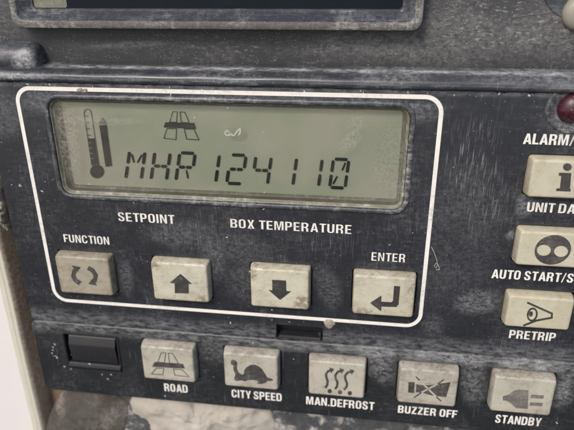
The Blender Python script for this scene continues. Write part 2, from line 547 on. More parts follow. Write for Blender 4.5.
o2 = [p for p in rrect(PX0 + .02, PX1, PZ0, SEAM - .015, 0.22)]
strip = link('button_strip', curve_mesh([o2] + holes, STEP, 0.46, 0.05), M_strip, panel)
bm = bmesh.new()
loft(bm, [(rrect(PX0 + .1, PX1 - .1, PZ0 + .1, PZ1 - .1, .2), -0.62), (rrect(PX0 + .1, PX1 - .1, PZ0 + .1, PZ1 - .1, .2), -0.42)], True, True)
from_bm('backing_plate', bm, M_dark, panel)

# white frame line printed round the display and its keys
fx0, fx1, fz0, fz1, lw = -7.352, 3.836, -3.283, 3.309, 0.108
line = curve_mesh([rrect(fx0 - lw / 2, fx1 + lw / 2, fz0 - lw / 2, fz1 + lw / 2, 0.46, 10), rrect(fx0 + lw / 2, fx1 - lw / 2, fz0 + lw / 2, fz1 - lw / 2, 0.35, 10)], 0.005, 0.008)
link('border_line', line, M_white, face)

# ------------------------------------------------------------------ control panel: display window
dis = bpy.data.objects.new('display_window', None)
COL.objects.link(dis)
dis.parent = panel


def rr(g, r, n=8):
    return rrect(*grow(WIN, g), max(r + g, 0.02), n)


bm = bmesh.new()
loft(bm, [(rr(.14, .3), 0.0), (rr(.125, .3), 0.03), (rr(.10, .3), 0.048), (rr(.04, .3), 0.05), (rr(.012, .3), 0.035), (rr(0.0, .3), 0.0), (rr(-.004, .3), -0.06)])
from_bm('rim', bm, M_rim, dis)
bm = bmesh.new()
loft(bm, [(rr(-.012, .3), -0.02), (rr(-.035, .3), -0.03), (rr(-.05, .3), -0.08), (rr(-.075, .28), -0.10), (rr(-.09, .28), -0.32), (rr(-.16, .25), -0.36), (rr(-.18, .25), -0.40)])
from_bm('well', bm, M_well, dis)
bm = bmesh.new()
loft(bm, [(rr(-.10, .28), -0.41), (rr(-.10, .28), -0.375)], True, True)
lcd = from_bm('lcd_screen', bm, M_lcd, dis)
bm = bmesh.new()
loft(bm, [(rr(-.08, .28), -0.115), (rr(-.08, .28), -0.095)], True, True)
from_bm('cover_glass', bm, M_glass, dis)
HL = -0.35


def lcd_piece(name, polys, m=None, parent=None):
    return link(name, curve_mesh([PP(p, HL) for p in polys], HL + 0.005, 0.009), m or M_lcdink, parent or dis)


def shape(polys, h, m, name, parent, thick=0.008):
    return link(name, curve_mesh([PP(p, h) for p in polys], h + 0.004, thick), m, parent)


# fourteen segment characters
def seg_char(cx, segs):
    my = 166.0 + 0.041 * (cx - 160) + 0.2
    def at(u, v): return (cx + u * 7.7 - v * 2.0, my + v * 14.2 + u * 0.33)
    out = []
    hw, hh = 1.25 / 7.7, 1.25 / 14.2
    def seg(a, b, w):
        pa, pb = at(*a), at(*b)
        d = (Vector(pb) - Vector(pa)).normalized()
        n = Vector((-d.y, d.x)) * w / 2
        e = d * 1.0
        pa, pb = Vector(pa), Vector(pb)
        return [tuple(pa), tuple(pa + e + n), tuple(pb - e + n), tuple(pb), tuple(pb - e - n), tuple(pa + e - n)]
    T = dict(a=((-.86, -1), (.86, -1)), d=((-.86, 1), (.86, 1)), f=((-1, -.93), (-1, -.08)), e=((-1, .09), (-1, .93)),
             b=((1, -.93), (1, -.08)), c=((1, .09), (1, .93)), g=((-.86, 0), (-.03, 0)), h=((.03, 0), (.86, 0)),
             i=((-.68, -.78), (-.2, -.15)), j=((.68, -.78), (.2, -.15)), k=((-.2, .18), (-.62, .78)), l=((.15, .18), (.55, .8)), x=((.62, -.8), (.3, -.2)))
    for s in segs:
        a, b = T[s]
        out.append(seg(a, b, 1.7 if s in 'ijklx' else 3.1))
    return out


for cx, segs in ((135.3, 'febcij'), (160.5, 'febcgh'), (185.4, 'abfeghl'), (209.8, 'bc'), (236.3, 'abghed'), (261.6, 'fbghc'), (287, 'bc'), (312.6, 'bc'), (339.2, 'abcdefxk')):
    lcd_piece('lcd_character', seg_char(cx, segs))

# thermometer: scale tube, filled column, bulb
tz = lambda pts: Zm(60, 100, 4.78, pts)
tube_l = [(112, 60), (118, 46), (130, 41), (143, 46), (150, 58)]
tube = tz([(150, 312)] + [(112, 60), (118, 46), (130, 41), (143, 46), (150, 58)] + [(187, 310)])
inner = tz([(153, 308)] + [(115, 62), (121, 49), (130, 45), (141, 49), (147, 60)] + [(184, 306)])
lcd_piece('thermometer_outline', [tube, inner], M_lcdpale)
lcd_piece('thermometer_column', [[p for p in tz([(132, 184), (167, 184), (187, 312), (152, 314)])]], M_lcdbar)
lcd_piece('thermometer_bulb', [tz(ellipse(177, 342, 33, 32))], M_lcdbar)
tick = [tz([(112 + 38 * t, 60 + 252 * t), (130 + 38 * t, 60 + 252 * t), (130 + 38 * t, 64 + 252 * t), (112 + 38 * t, 64 + 252 * t)]) for t in (.06, .18, .30, .42)]
for q in tick: lcd_piece('thermometer_mark', [q], M_lcdpale)
for t in (.56, .66, .76, .86): link('thermometer_notch', curve_mesh([PP(tz([(112 + 38 * t + 2, 60 + 252 * t), (128 + 38 * t, 60 + 252 * t), (128 + 38 * t, 66 + 252 * t), (112 + 38 * t + 2, 66 + 252 * t)]), HL)], HL + 0.008, 0.006), M_lcdpale, dis)
lcd_piece('level_bar', [tz([(188, 120), (222, 118), (248, 315), (218, 319)])], M_lcdbar)
lcd_piece('level_tip', [tz([(186, 114), (196, 92), (202, 84), (209, 90), (221, 112)])], M_lcdpale)


def outline(poly, w):
    """closed thin line: outer and inner loop"""
    v = [Vector(p) for p in poly]
    n = len(v)
    area = sum(v[i].x * v[(i + 1) % n].y - v[(i + 1) % n].x * v[i].y for i in range(n))
    sgn = 1 if area > 0 else -1
    inn = []
    for i in range(n):
        a, b = (v[i] - v[i - 1]).normalized(), (v[(i + 1) % n] - v[i]).normalized()
        na, nb = Vector((-a.y, a.x)) * sgn, Vector((-b.y, b.x)) * sgn
        m = (na + nb)
        m = m / max(0.3, m.dot(na))
        inn.append(tuple(v[i] + m * w))
    return [poly, inn]


rz = lambda pts: Zm(120, 100, 7.16, pts)
polys = []
for q in ([(375, 82), (412, 82), (405, 162), (352, 160)], [(426, 82), (466, 86), (497, 165), (436, 163)],
          [(335, 202), (406, 205), (402, 285), (310, 276)], [(456, 205), (530, 207), (568, 288), (475, 281)]):
    polys += outline(rz(q), 0.55)
lcd_piece('road_outline', polys)
lcd_piece('road_bar', [rz([(325, 160), (530, 165), (545, 206), (312, 196)])], M_lcdbar)

# squiggle rubbed into the dust of the glass
sq = Zm(144, 108, 3.98, [(320, 98), (330, 90), (342, 96), (340, 108), (326, 108), (322, 98), (336, 94), (348, 106), (358, 110), (372, 90), (382, 82), (383, 96), (376, 108)])
M_smear = plain('pale_smear', (0.37, 0.375, 0.33), 0.7, 0.2, 20)
HG = -0.09
pieces = []
link('smear', curve_mesh([PP(stroke(sq[:6], 1.3), HG)], HG + .004, .006), M_smear, dis)
link('smear', curve_mesh([PP(stroke(sq[6:], 1.4), HG)], HG + .004, .006), M_smear, dis)

# ------------------------------------------------------------------ control panel: buttons
def make_button(cx, cz, w, h, base, m, label, name='push_button'):
    bm = bmesh.new()
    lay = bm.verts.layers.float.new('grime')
    t = base + H_BTN
    b = (cx - w / 2, cx + w / 2, cz - h / 2, cz + h / 2)
    rings = [(rrect(*b, .075, 4), base - 0.45), (rrect(*b, .075, 4), base + 0.03), (rrect(*grow(b, -.028), .075, 4), t - 0.05),
             (rrect(*grow(b, -.036), .072, 4), t - 0.028), (rrect(*grow(b, -.052), .068, 4), t - 0.010), (rrect(*grow(b, -.075), .06, 4), t - .001),
             (rrect(*grow(b, -.10), .05, 4), t), (rrect(*grow(b, -.40), .04, 4), t - 0.006)]
    vs = loft(bm, rings, False, True)
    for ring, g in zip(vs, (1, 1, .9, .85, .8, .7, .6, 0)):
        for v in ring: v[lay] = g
    return from_bm(name, bm, m, panel, label, 30)


btn = {}
desc = dict(f='grubby cream button with two faded curved arrows', u='cream button with a black up arrow', d='cream button with a black down arrow',
            e='cream button with a bent return arrow', r='buff button with a thin line drawing of a road', c='buff button with a tortoise',
            m='buff button with three wavy lines over dots', b='buff button with a crossed out horn', s='buff button with a faded grey plug',
            i='ivory button with a letter i', a='ivory button with a dark disc holding two pale circles', p='ivory button with an eye')
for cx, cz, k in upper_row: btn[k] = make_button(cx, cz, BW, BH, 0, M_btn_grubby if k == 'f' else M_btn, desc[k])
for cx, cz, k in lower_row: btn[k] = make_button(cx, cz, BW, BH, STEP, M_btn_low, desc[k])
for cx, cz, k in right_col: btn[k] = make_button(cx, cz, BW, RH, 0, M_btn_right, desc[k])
HU, HS = H_BTN, H_BTN + STEP
za = lambda pts: Zm(0, 216, 3.98, pts)
zb = lambda pts: Zm(144, 216, 3.98, pts)
zc = lambda pts: Zm(288, 216, 3.98, pts)
zd = lambda pts: Zm(144, 322, 3.98, pts)
ze = lambda pts: Zm(288, 322, 3.98, pts)
zg = lambda pts: Zm(380, 350, 5.73, pts)
zh = lambda pts: Zm(430, 322, 3.98, pts)
shape([stroke(za([(318, 268), (300, 256), (291, 238), (296, 218), (303, 207)]), 4.2), ], HU, M_ink_worn, 'symbol', btn['f'])
shape([za([(284, 196), (320, 204), (306, 222)])], HU + .003, M_ink_worn, 'symbol', btn['f'])
shape([stroke(za([(350, 206), (368, 216), (381, 236), (377, 256), (370, 266)]), 4.2)], HU, M_ink_worn, 'symbol', btn['f'])
shape([za([(386, 277), (352, 270), (366, 250)])], HU + .003, M_ink_worn, 'symbol', btn['f'])
shape([zb([(145, 230), (190, 270), (177, 270), (178, 308), (123, 307), (122, 268), (103, 265)])], HU, M_ink, 'symbol', btn['u'])
shape([[(272.1, 279.8), (286, 280.6), (286.3, 291), (291, 291.4), (280, 300), (268.5, 290), (272.3, 290.3)]], HU, M_ink, 'symbol', btn['d'])
shape([zc([(422, 278), (446, 280), (440, 352), (430, 362), (372, 360), (370, 379), (327, 346), (371, 317), (371, 341), (412, 343), (418, 336)])], HU, M_ink, 'symbol', btn['e'])
polys = []
for q in ([(68, 120), (88, 122), (82, 163), (52, 161)], [(95, 122), (115, 125), (140, 167), (100, 165)],
          [(48, 182), (80, 184), (75, 211), (27, 208)], [(115, 186), (152, 188), (182, 219), (122, 213)]):
    polys += outline(zd(q), 0.62)
shape(polys, HS, M_ink_worn, 'symbol', btn['r'])
shape([zd([(42, 159), (155, 167), (162, 185), (32, 178)])], HS + .003, M_ink_worn, 'symbol', btn['r'])
shape([zd([(346, 154), (354, 150), (364, 153), (371, 162), (370, 174), (369, 186), (377, 202), (390, 210), (398, 206), (399, 192), (408, 180), (424, 171), (440, 170), (456, 176),
          (470, 188), (481, 205), (490, 220), (512, 227), (513, 233), (492, 235), (482, 243), (466, 247), (449, 245), (457, 237), (440, 231), (412, 231), (405, 236), (388, 232), (368, 235),
          (358, 228), (364, 208), (356, 190), (355, 172), (346, 168)])], HS, M_ink_worn, 'symbol', btn['c'])
for pts in ([(180, 190), (160, 195), (151, 208), (153, 222), (158, 235), (156, 250), (149, 262)], [(220, 192), (198, 198), (188, 212), (190, 226), (197, 240), (195, 256), (187, 267)], [(261, 196), (238, 200), (227, 214), (228, 228), (235, 244), (233, 258), (222, 270)]):
    shape([stroke(ze(pts), 2.2)], HS, M_ink_worn, 'symbol', btn['m'])
    x, y = pts[0]
    shape([ze([(x - 16, y - 9), (x + 3, y - 3), (x - 8, y + 14)])], HS + .003, M_ink_worn, 'symbol', btn['m'])
for x, y in ((166, 275), (207, 279), (246, 283)):
    shape([ze(ellipse(x, y, 8.5, 8.5))], HS, M_ink_worn, 'symbol', btn['m'])
shape([zg([(163, 184), (198, 185), (196, 246), (161, 243)]), zg([(208, 196), (250, 203), (300, 200), (345, 192), (404, 185), (379, 270), (330, 264), (290, 258), (250, 246), (205, 241)])], HS, M_ink_worn, 'symbol', btn['b'])
for a, b, c, d in (((205, 152), (228, 175), (322, 268), (350, 293)), ((365, 170), (330, 194), (238, 243), (194, 273))):
    shape([stroke(zg([b, c]), 1.7)], HS + .004, M_btn_low, 'symbol_gap', btn['b'])
    shape([stroke(zg([a, b]), 1.2)], HS, M_ink_worn, 'symbol', btn['b'])
    shape([stroke(zg([c, d]), 1.2)], HS, M_ink_worn, 'symbol', btn['b'])
M_plug = dusty('plug_ink', (0.10, 0.098, 0.094), (0.30, 0.28, 0.24), 1.1, 0.55, streak=(16, 16, 16), speck=0.04, bumps=0)
shape([zh([(290, 295), (312, 290), (332, 274), (352, 270), (392, 272), (389, 346), (342, 342), (325, 326), (306, 313), (290, 312)]),
       zh([(403, 289), (453, 292), (451, 305), (401, 302)]), zh([(399, 320), (449, 322), (446, 336), (397, 332)])], HS, M_plug, 'symbol', btn['s'])
zi = lambda pts: Zm(494, 150, 7.16, pts)
shape([zi(ellipse(525, 122, 31, 27)), zi([(466, 162), (553, 165), (544, 275), (549, 279), (547, 298), (444, 293), (447, 276), (472, 273), (482, 186), (464, 183)])], HU, M_ink_worn, 'symbol', btn['i'])
zj = lambda pts: Zm(494, 210, 7.16, pts)
shape([zj(ellipse(421, 285, 132, 104, -14)), zj(ellipse(357, 288, 50, 40)), zj(ellipse(480, 296, 50, 40))], HU, M_ink_worn, 'symbol', btn['a'])
zk = lambda pts: Zm(494, 280, 7.16, pts)
shape([stroke(zk([(238, 161), (415, 240), (413, 270), (305, 290), (210, 326)]), 1.9)], HU, M_ink, 'symbol', btn['p'])
shape([zk(ellipse(274, 247, 38, 50, 12)), zk(ellipse(274, 247, 26, 38, 12))], HU + .003, M_ink, 'symbol', btn['p'])
shape([zk(ellipse(264, 243, 14, 19, 12))], HU, M_ink, 'symbol', btn['p'])

# ------------------------------------------------------------------ control panel: printed words
GLYPH = {
    'A': [[(0, 0), (.2, 0), (.245, .2), (.395, .2), (.44, 0), (.64, 0), (.425, 1), (.215, 1)], [(.275, .36), (.365, .36), (.32, .70)]],
    'B': [[(0, 0), (.36, 0), (.46, .02), (.54, .09), (.57, .19), (.57, .35), (.54, .45), (.46, .52), (.53, .58), (.555, .66), (.555, .80), (.52, .91), (.44, .98), (.35, 1), (0, 1)],
          [(.2, .16), (.32, .16), (.365, .2), (.37, .24), (.37, .36), (.345, .42), (.31, .44), (.2, .44)], [(.2, .6), (.31, .6), (.35, .63), (.36, .67), (.36, .77), (.345, .82), (.31, .84), (.2, .84)]],
    'C': [[(.37, .36), (.57, .36), (.57, .26), (.53, .1), (.43, .01), (.285, -.015), (.14, .01), (.04, .1), (0, .26), (0, .74), (.04, .9), (.14, .99), (.285, 1.015), (.43, .99), (.53, .9), (.57, .74),
           (.57, .66), (.37, .66), (.37, .76), (.345, .83), (.285, .855), (.225, .83), (.2, .76), (.2, .24), (.225, .17), (.285, .145), (.345, .17), (.37, .24)]],
    'D': [[(0, 0), (.33, 0), (.46, .03), (.54, .11), (.58, .26), (.58, .74), (.54, .89), (.46, .97), (.33, 1), (0, 1)], [(.2, .16), (.3, .16), (.355, .19), (.38, .27), (.38, .73), (.355, .81), (.3, .84), (.2, .84)]],
    'E': [[(0, 0), (.5, 0), (.5, .17), (.2, .17), (.2, .42), (.46, .42), (.46, .58), (.2, .58), (.2, .83), (.49, .83), (.49, 1), (0, 1)]],
    'F': [[(0, 0), (.2, 0), (.2, .41), (.44, .41), (.44, .575), (.2, .575), (.2, .83), (.49, .83), (.49, 1), (0, 1)]],
    'I': [[(0, 0), (.2, 0), (.2, 1), (0, 1)]],
    'L': [[(0, 0), (.47, 0), (.47, .17), (.2, .17), (.2, 1), (0, 1)]],
    'M': [[(0, 0), (.18, 0), (.18, .66), (.30, 0), (.44, 0), (.56, .66), (.56, 0), (.74, 0), (.74, 1), (.48, 1), (.37, .38), (.26, 1), (0, 1)]],
    'N': [[(0, 0), (.18, 0), (.18, .6), (.39, 0), (.58, 0), (.58, 1), (.40, 1), (.40, .42), (.20, 1), (0, 1)]],
    'O': [[(.285, -.015), (.43, .01), (.53, .1), (.57, .26), (.57, .74), (.53, .9), (.43, .99), (.285, 1.015), (.14, .99), (.04, .9), (0, .74), (0, .26), (.04, .1), (.14, .01)],
          [(.285, .145), (.345, .17), (.37, .24), (.37, .76), (.345, .83), (.285, .855), (.225, .83), (.2, .76), (.2, .24), (.225, .17)]],
    'P': [[(0, 0), (.2, 0), (.2, .37), (.35, .37), (.46, .40), (.53, .48), (.555, .60), (.555, .77), (.53, .89), (.46, .97), (.35, 1), (0, 1)], [(.2, .53), (.3, .53), (.345, .56), (.36, .61), (.36, .76), (.345, .81), (.3, .84), (.2, .84)]],
    'R': [[(0, 0), (.2, 0), (.2, .40), (.28, .40), (.335, .37), (.355, .3), (.365, .08), (.385, 0), (.585, 0), (.56, .08), (.55, .32), (.525, .42), (.46, .48), (.53, .55), (.56, .64), (.56, .79), (.53, .90), (.46, .97), (.35, 1), (0, 1)],
          [(.2, .555), (.3, .555), (.345, .58), (.365, .63), (.365, .76), (.345, .82), (.3, .845), (.2, .845)]],
    'S': [[(0, .32), (0, .24), (.04, .09), (.14, .01), (.28, -.015), (.42, .01), (.52, .1), (.555, .25), (.53, .4), (.45, .5), (.3, .6), (.22, .67), (.2, .75), (.22, .83), (.28, .86), (.335, .83), (.355, .76), (.355, .7), (.545, .7),
           (.545, .76), (.51, .9), (.42, .99), (.28, 1.015), (.14, .99), (.04, .9), (.005, .75), (.03, .6), (.11, .5), (.26, .395), (.34, .33), (.36, .25), (.335, .17), (.28, .14), (.22, .17), (.195, .24), (.195, .32)]],
    'T': [[(.17, 0), (.37, 0), (.37, .83), (.54, .83), (.54, 1), (0, 1), (0, .83), (.17, .83)]],
    'U': [[(0, 1), (0, .26), (.04, .1), (.14, .01), (.285, -.015), (.43, .01), (.53, .1), (.57, .26), (.57, 1), (.37, 1), (.37, .25), (.345, .17), (.285, .145), (.225, .17), (.2, .25), (.2, 1)]],
    'X': [[(0, 0), (.21, 0), (.3, .3), (.39, 0), (.6, 0), (.415, .51), (.585, 1), (.38, 1), (.3, .72), (.22, 1), (.015, 1), (.185, .51)]],
    'Y': [[(.2, 0), (.4, 0), (.4, .38), (.6, 1), (.4, 1), (.3, .6), (.2, 1), (0, 1), (.2, .38)]],
    'Z': [[(0, 0), (.5, 0), (.5, .17), (.22, .17), (.5, .85), (.5, 1), (.02, 1), (.02, .83), (.27, .83), (0, .15)]],
    '.': [[(0, 0), (.17, 0), (.17, .18), (0, .18)]],
    '/': [[(0, -.03), (.12, -.03), (.36, 1.03), (.24, 1.03)]],
}


def set_line(s):
    """letters of a line, word by word, and its whole width (cap height 1)"""
    x, out, right = 0.0, [], 0.0
    for w in s.split(' '):
        cs = []
        for ch in w:
            g = GLYPH[ch]
            cs += [[(px + x, py) for px, py in c] for c in g]
            right = x + max(p[0] for p in g[0])
            x = right + (.04 if ch in 'AYTLF' else .085)
        out.append(cs)
        x += .22
    return out, right


def word(s, p0, p1, cap, h=0.0, upto=None, parent=None, thin=0.0035):
    """s is set so that the letters up to `upto` run from pixel p0 to p1 along the base line, cap pixels tall"""
    a, b = Vector(P(*p0, h)), Vector(P(*p1, h))
    hgt = P(p0[0], p0[1] - cap, h)[1] - a.y
    d = (b - a)
    d.y *= 0.3                       # the lines of print run almost level on the panel
    u = d.normalized()
    k = d.length / set_line(upto or s)[1]
    for cs in set_line(s)[0]:
        conv = [[(a.x + u.x * x * k, a.y + u.y * x * k + y * hgt) for x, y in c] for c in cs]
        link('printed_word', curve_mesh(conv, h + 0.006, 0.009, 0.0, 2, -thin), M_white, parent or face)


word('SETPOINT', (118.5, 221), (175.3, 224.2), 9.0, thin=0.0085)
word('BOX TEMPERATURE', (230.3, 227.6), (351.5, 234.3), 9.0, thin=0.0085)
word('FUNCTION', (64.3, 242), (110, 245.4), 8.0, thin=0.0085)
word('ENTER', (371, 260.6), (405.2, 262.6), 8.7, thin=0.0085)
word('ALARM/', (522.5, 144), (567.6, 145.5), 10.8, upto='ALARM')
word('UNIT DATA', (526.2, 211.4), (574.8, 214.2), 9.6, upto='UNIT DA')
word('AUTO START/STOP', (491, 278), (572.8, 282), 9.0, upto='AUTO START/S')
word('PRETRIP', (508.4, 338), (554.8, 341), 8.4)
word('ROAD', (164.6, 390.9), (188, 392.1), 7.6, STEP, parent=strip)
word('CITY SPEED', (231.8, 397), (281.8, 400.4), 7.7, STEP, parent=strip)
word('MAN.DEFROST', (306, 404), (374.3, 409.3), 7.8, STEP, parent=strip)
word('BUZZER OFF', (397.6, 412.5), (456.8, 417.6), 7.4, STEP, parent=strip)
word('STANDBY', (494.6, 422.4), (540.6, 425.6), 8.2, STEP, parent=strip)

# ------------------------------------------------------------------ control panel: rocker switch, slot, lamp
sw = bpy.data.objects.new('rocker_switch', None)
COL.objects.link(sw)
sw.parent = panel
x0, x1, z0, z1 = SWI
bm = bmesh.new()
loft(bm, [(rrect(*grow(SWI, .07), .1, 3), STEP - .01), (rrect(*grow(SWI, .05), .09, 3), STEP + .035), (rrect(*grow(SWI, .01), .06, 3), STEP + .04), (rrect(*grow(SWI, -.02), .05, 3), STEP + .01), (rrect(*grow(SWI, -.02), .05, 3), STEP - .35)])
from_bm('switch_frame', bm, M_switch, sw)
bm = bmesh.new()
zm = z1 - (z1 - z0) * 0.30
prof = [(-.40, z1 - .06), (.045, z1 - .06), (.07, z1 - .085), (STEP + .085, zm + .05), (STEP + .095, zm), (STEP + .02, z0 + .24), (STEP + .0, z0 + .21), (-.4, z0 + .2)]
sweep(bm, prof, x0 + .17, x1 - .05, 1)
bmesh.ops.holes_fill(bm, edges=bm.edges)
from_bm('rocker', bm, M_switch, sw, None, 25)
bm = bmesh.new()
prof = [(-.3, z0 + .17), (STEP + .02, z0 + .17), (STEP + .08, z0 + .13), (STEP + .10, z0 + .05), (STEP + .06, z0 - .04), (STEP - .02, z0 - .06)]
sweep(bm, prof, x0 + .05, x1 + .03, 1)
bmesh.ops.holes_fill(bm, edges=bm.edges)
from_bm('switch_lip', bm, M_switch, sw, None, 25)
bm = bmesh.new()
sweep(bm, [(-.3, S2 + .02), (-.06, S2 + .02), (-.03, S2 + .05), (-.05, S2 + .12), (-.3, S2 + .14)], S0 + .1, S1 - .08, 12, 0.02)
bmesh.ops.holes_fill(bm, edges=bm.edges)
from_bm('slot_tongue', bm, M_switch, panel)

M_red = dusty('red_lens', (0.034, 0.005, 0.011), (0.20, 0.09, 0.10), 0.7, 0.36, streak=(5, 5, 5), cloud=1.8, speck=0.2)
lx, lz = P(574.3, 109, 0.1)
lamp = bpy.data.objects.new('indicator_lamp', None)
COL.objects.link(lamp)
lamp.parent = panel
bm = bmesh.new()
rad = 0.36
loft(bm, [(ellipse(lx, lz, r, r, 0, 32), h) for r, h in ((.62, .003), (.60, .035), (.55, .04), (.50, .012), (rad + .01, .006))])
from_bm('lamp_collar', bm, M_rim, lamp)
bm = bmesh.new()
loft(bm, [(ellipse(lx, lz, rad, rad, 0, 32), -0.1)] + [(ellipse(lx, lz, rad * math.cos(R(a)), rad * math.cos(R(a)), 0, 32), .02 + .26 * math.sin(R(a))) for a in range(0, 90, 10)], False, True)
from_bm('red_lens', bm, M_red, lamp)

# ------------------------------------------------------------------ housing above the panel
house = thing('equipment_housing', 'dusty black plastic housing with a dark window above the control panel', 'housing')
BK = -0.55                                     # face of the recess
prof = [(-1.2, PZ1 + .03), (.06, PZ1 + .03), (.10, PZ1 + .05), (.115, PZ1 + .09)]
za0 = zat(80, .11)
prof += [(.115, za0 - .03), (.10, za0 + .02), (.04, za0 + .07)]
zb0 = zat(65, BK)
for k in range(1, 8):
    t = k / 8
    prof.append((.04 + (BK - .04) * t ** 1.15, za0 + .07 + (zb0 - za0 - .07) * (t ** 0.9)))
prof_ledge = prof + [(BK - .02, zb0)]
bm = bmesh.new()
sweep(bm, prof_ledge, -14, 13, 120, 0.02, 3)
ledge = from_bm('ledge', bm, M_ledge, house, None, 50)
bm = bmesh.new()
sweep(bm, [(BK - .02, zb0 - .02), (BK, zb0 + .03), (BK, 5.0), (BK, 6), (BK, 10)], -14, 13, 60, 0.008, 7)
from_bm('recess_wall', bm, M_house, house, None, 50)

M_scr = plain('scratch_white', (0.19, 0.185, 0.175), 0.7, 0.4, 6)
random.seed(5)
for pts in ([(512, 17), (525, 15.5), (540, 14), (552, 12), (562, 9.5)], [(441, 10), (449, 8.5)],
            [(452, 12), (457, 9), (461, 8)], [(446, 20), (455, 18.5)]):
    fine = []
    for (xa, ya), (xb, yb) in zip(pts, pts[1:]):
        for k in range(4): fine.append((xa + (xb - xa) * k / 4 + random.uniform(-.25, .25), ya + (yb - ya) * k / 4 + random.uniform(-.35, .35)))
    fine.append(pts[-1])
    link('scratch', curve_mesh([PP(stroke(fine, random.uniform(.3, .55)), BK)], BK + .016, .012), M_scr, house)

# framed window
WH = -0.06
wx0, wx1, wz0 = P(10, 15, WH)[0], P(423.5, 15, WH)[0], zat(30.5, WH)
OUT = (wx0, wx1, wz0, wz0 + 5.2)
lipin = zat(22, WH - .02) - wz0
bev = zat(11, WH - .32) - wz0


def wr(g, r): return rrect(*grow(OUT, -g), r, 6)


win = bpy.data.objects.new('window_frame', None)
COL.objects.link(win)
win.parent = house
bm = bmesh.new()
loft(bm, [(wr(-.02, .25), BK - .1), (wr(-.0, .25), WH - .06), (wr(.02, .24), WH - .015), (wr(.06, .22), WH), (wr(lipin - .03, .18), WH), (wr(lipin, .17), WH - .02)])
bmesh.ops.subdivide_edges(bm, edges=[e for e in bm.edges if e.calc_length() > 2], cuts=40)
from_bm('rough_lip', bm, M_lip, win)
bm = bmesh.new()
loft(bm, [(wr(lipin, .17), WH - .02), (wr(lipin + .03, .16), WH - .05), (wr(bev - .02, .12), WH - .32), (wr(bev, .11), WH - .335), (wr(bev + .04, .10), WH - .335), (wr(bev + .05, .1), WH - .42)])
from_bm('inner_bevel', bm, M_ledge, win)
M_pane = plain('window_pane', (0.004, 0.007, 0.011), 0.12, 0.4, 1.5, 0.0, Specular_IOR_Level=0.12)
bm = bmesh.new()
loft(bm, [(wr(bev + .02, .1), WH - .46), (wr(bev + .02, .1), WH - .40)], True, True)
from_bm('pane', bm, M_pane, win)
HP = WH - .395
a, b = P(27, 11, HP), P(68, 11, HP)
M_resid = dusty('dusty_residue', (0.11, 0.115, 0.085), (0.34, 0.33, 0.26), 1.0, 0.6, streak=(5, 9, 5), fine=14, speck=0.2)
link('faded_patch', curve_mesh([rrect(a[0], b[0], wz0 + bev + .06, wz0 + bev + .9, .06)], HP + .012, .012), M_resid, win)

# rounded boss at the side of the housing
ca, cb = P(0, 58, -.30), P(30, 58.8, -.30)
rad = 0.45
bm = bmesh.new()
rings, n = [], 28
xs = [(-14, 1.0)] + [(cb[0] - 4 + k * 0.5, 1.0) for k in range(7)] + [(cb[0] - .15, 1.0), (cb[0] + .02, .985), (cb[0] + .12, .94), (cb[0] + .2, .86), (cb[0] + .26, .74), (cb[0] + .30, .55), (cb[0] + .31, .2)]
for x, s in xs:
    rings.append([bm.verts.new((x, .42 - rad * s * math.sin(2 * math.pi * k / n) * .95, cb[1] + rad * s * math.cos(2 * math.pi * k / n))) for k in range(n)])
for p, q in zip(rings, rings[1:]):
    for k in range(n): bm.faces.new((p[k], p[(k + 1) % n], q[(k + 1) % n], q[k]))
bm.faces.new(rings[-1])
M_boss = dusty('boss_plastic', (0.032, 0.036, 0.045), (0.36, 0.365, 0.37), 1.0, 0.24, streak=(2.5, 18, 20), cloud=1.2, fine=22,
               patches=[(cb[0] - .02, cb[1] - .05, .42, .40, 0, 1.1), (cb[0] - .9, cb[1] - .36, 1.2, .12, 0, 1.1)], speck=0.12)
from_bm('boss', bm, M_boss, house, None, 60)

# pale screw in the recess
sx, sz = P(581.5, 13, BK + .12)
scr = thing('screw', 'pale round screw head in the recess of the black housing', 'screw')
M_screw = dusty('pale_screw', (0.24, 0.235, 0.19), (0.2, 0.18, 0.14), 0.9, 0.45, streak=(8, 8, 8), speck=0.1)
bm = bmesh.new()
loft(bm, [(ellipse(sx, sz, r, r, 0, 28), h) for r, h in ((.40, BK - .05), (.40, BK + .05), (.38, BK + .12), (.32, BK + .18), (.22, BK + .22), (.1, BK + .235))], False, True)
from_bm('screw_head', bm, M_screw, scr)
bm = bmesh.new()
sx2, sz2 = P(566, -12, BK + .03)
loft(bm, [(ellipse(sx, sz + .62, r * 1.15, r, 0, 36), h) for r, h in ((.80, BK - .05), (.80, BK + .01), (.78, BK + .03), (.5, BK + .03), (.45, BK))], False, True)
from_bm('washer', bm, M_ledge, scr)

# ------------------------------------------------------------------ surroundings: white body, trim, recess, dirt
HB = -1.3
def xat(pa, pb, h): return (P(*pa, h)[0] + P(*pb, h)[0]) / 2
tx0 = xat((18, 372), (33, 428), HB + .1)
tx1 = xat((27, 372), (45, 428), HB + .25)
M_body = plain('white_body_paint', (0.64, 0.612, 0.605), 0.35, 0.03, 0.8)
bm = bmesh.new()
sweep(bm, [(HB - .6, -30), (HB, -30), (HB, 14), (HB - .6, 14)], tx0 - 30, tx0 + .05, 1)
bmesh.ops.holes_fill(bm, edges=bm.edges)
tag(from_bm('body_wall', bm, M_body, None, None, 0), 'smooth white painted body wall to the left of the cream trim', 'wall')
tw = tx1 - tx0
M_trim = dusty('cream_trim', (0.50, 0.485, 0.41), (0.30, 0.195, 0.105), 0.55, 0.5, streak=(10, 10, 1.5), cloud=0.9, fine=9, speck=0.08, patches=[(tx1 + .07, -4, .16, 9, 0, 1.3), (tx0 + tw * .49, -4, .07, 9, 0, .6)])
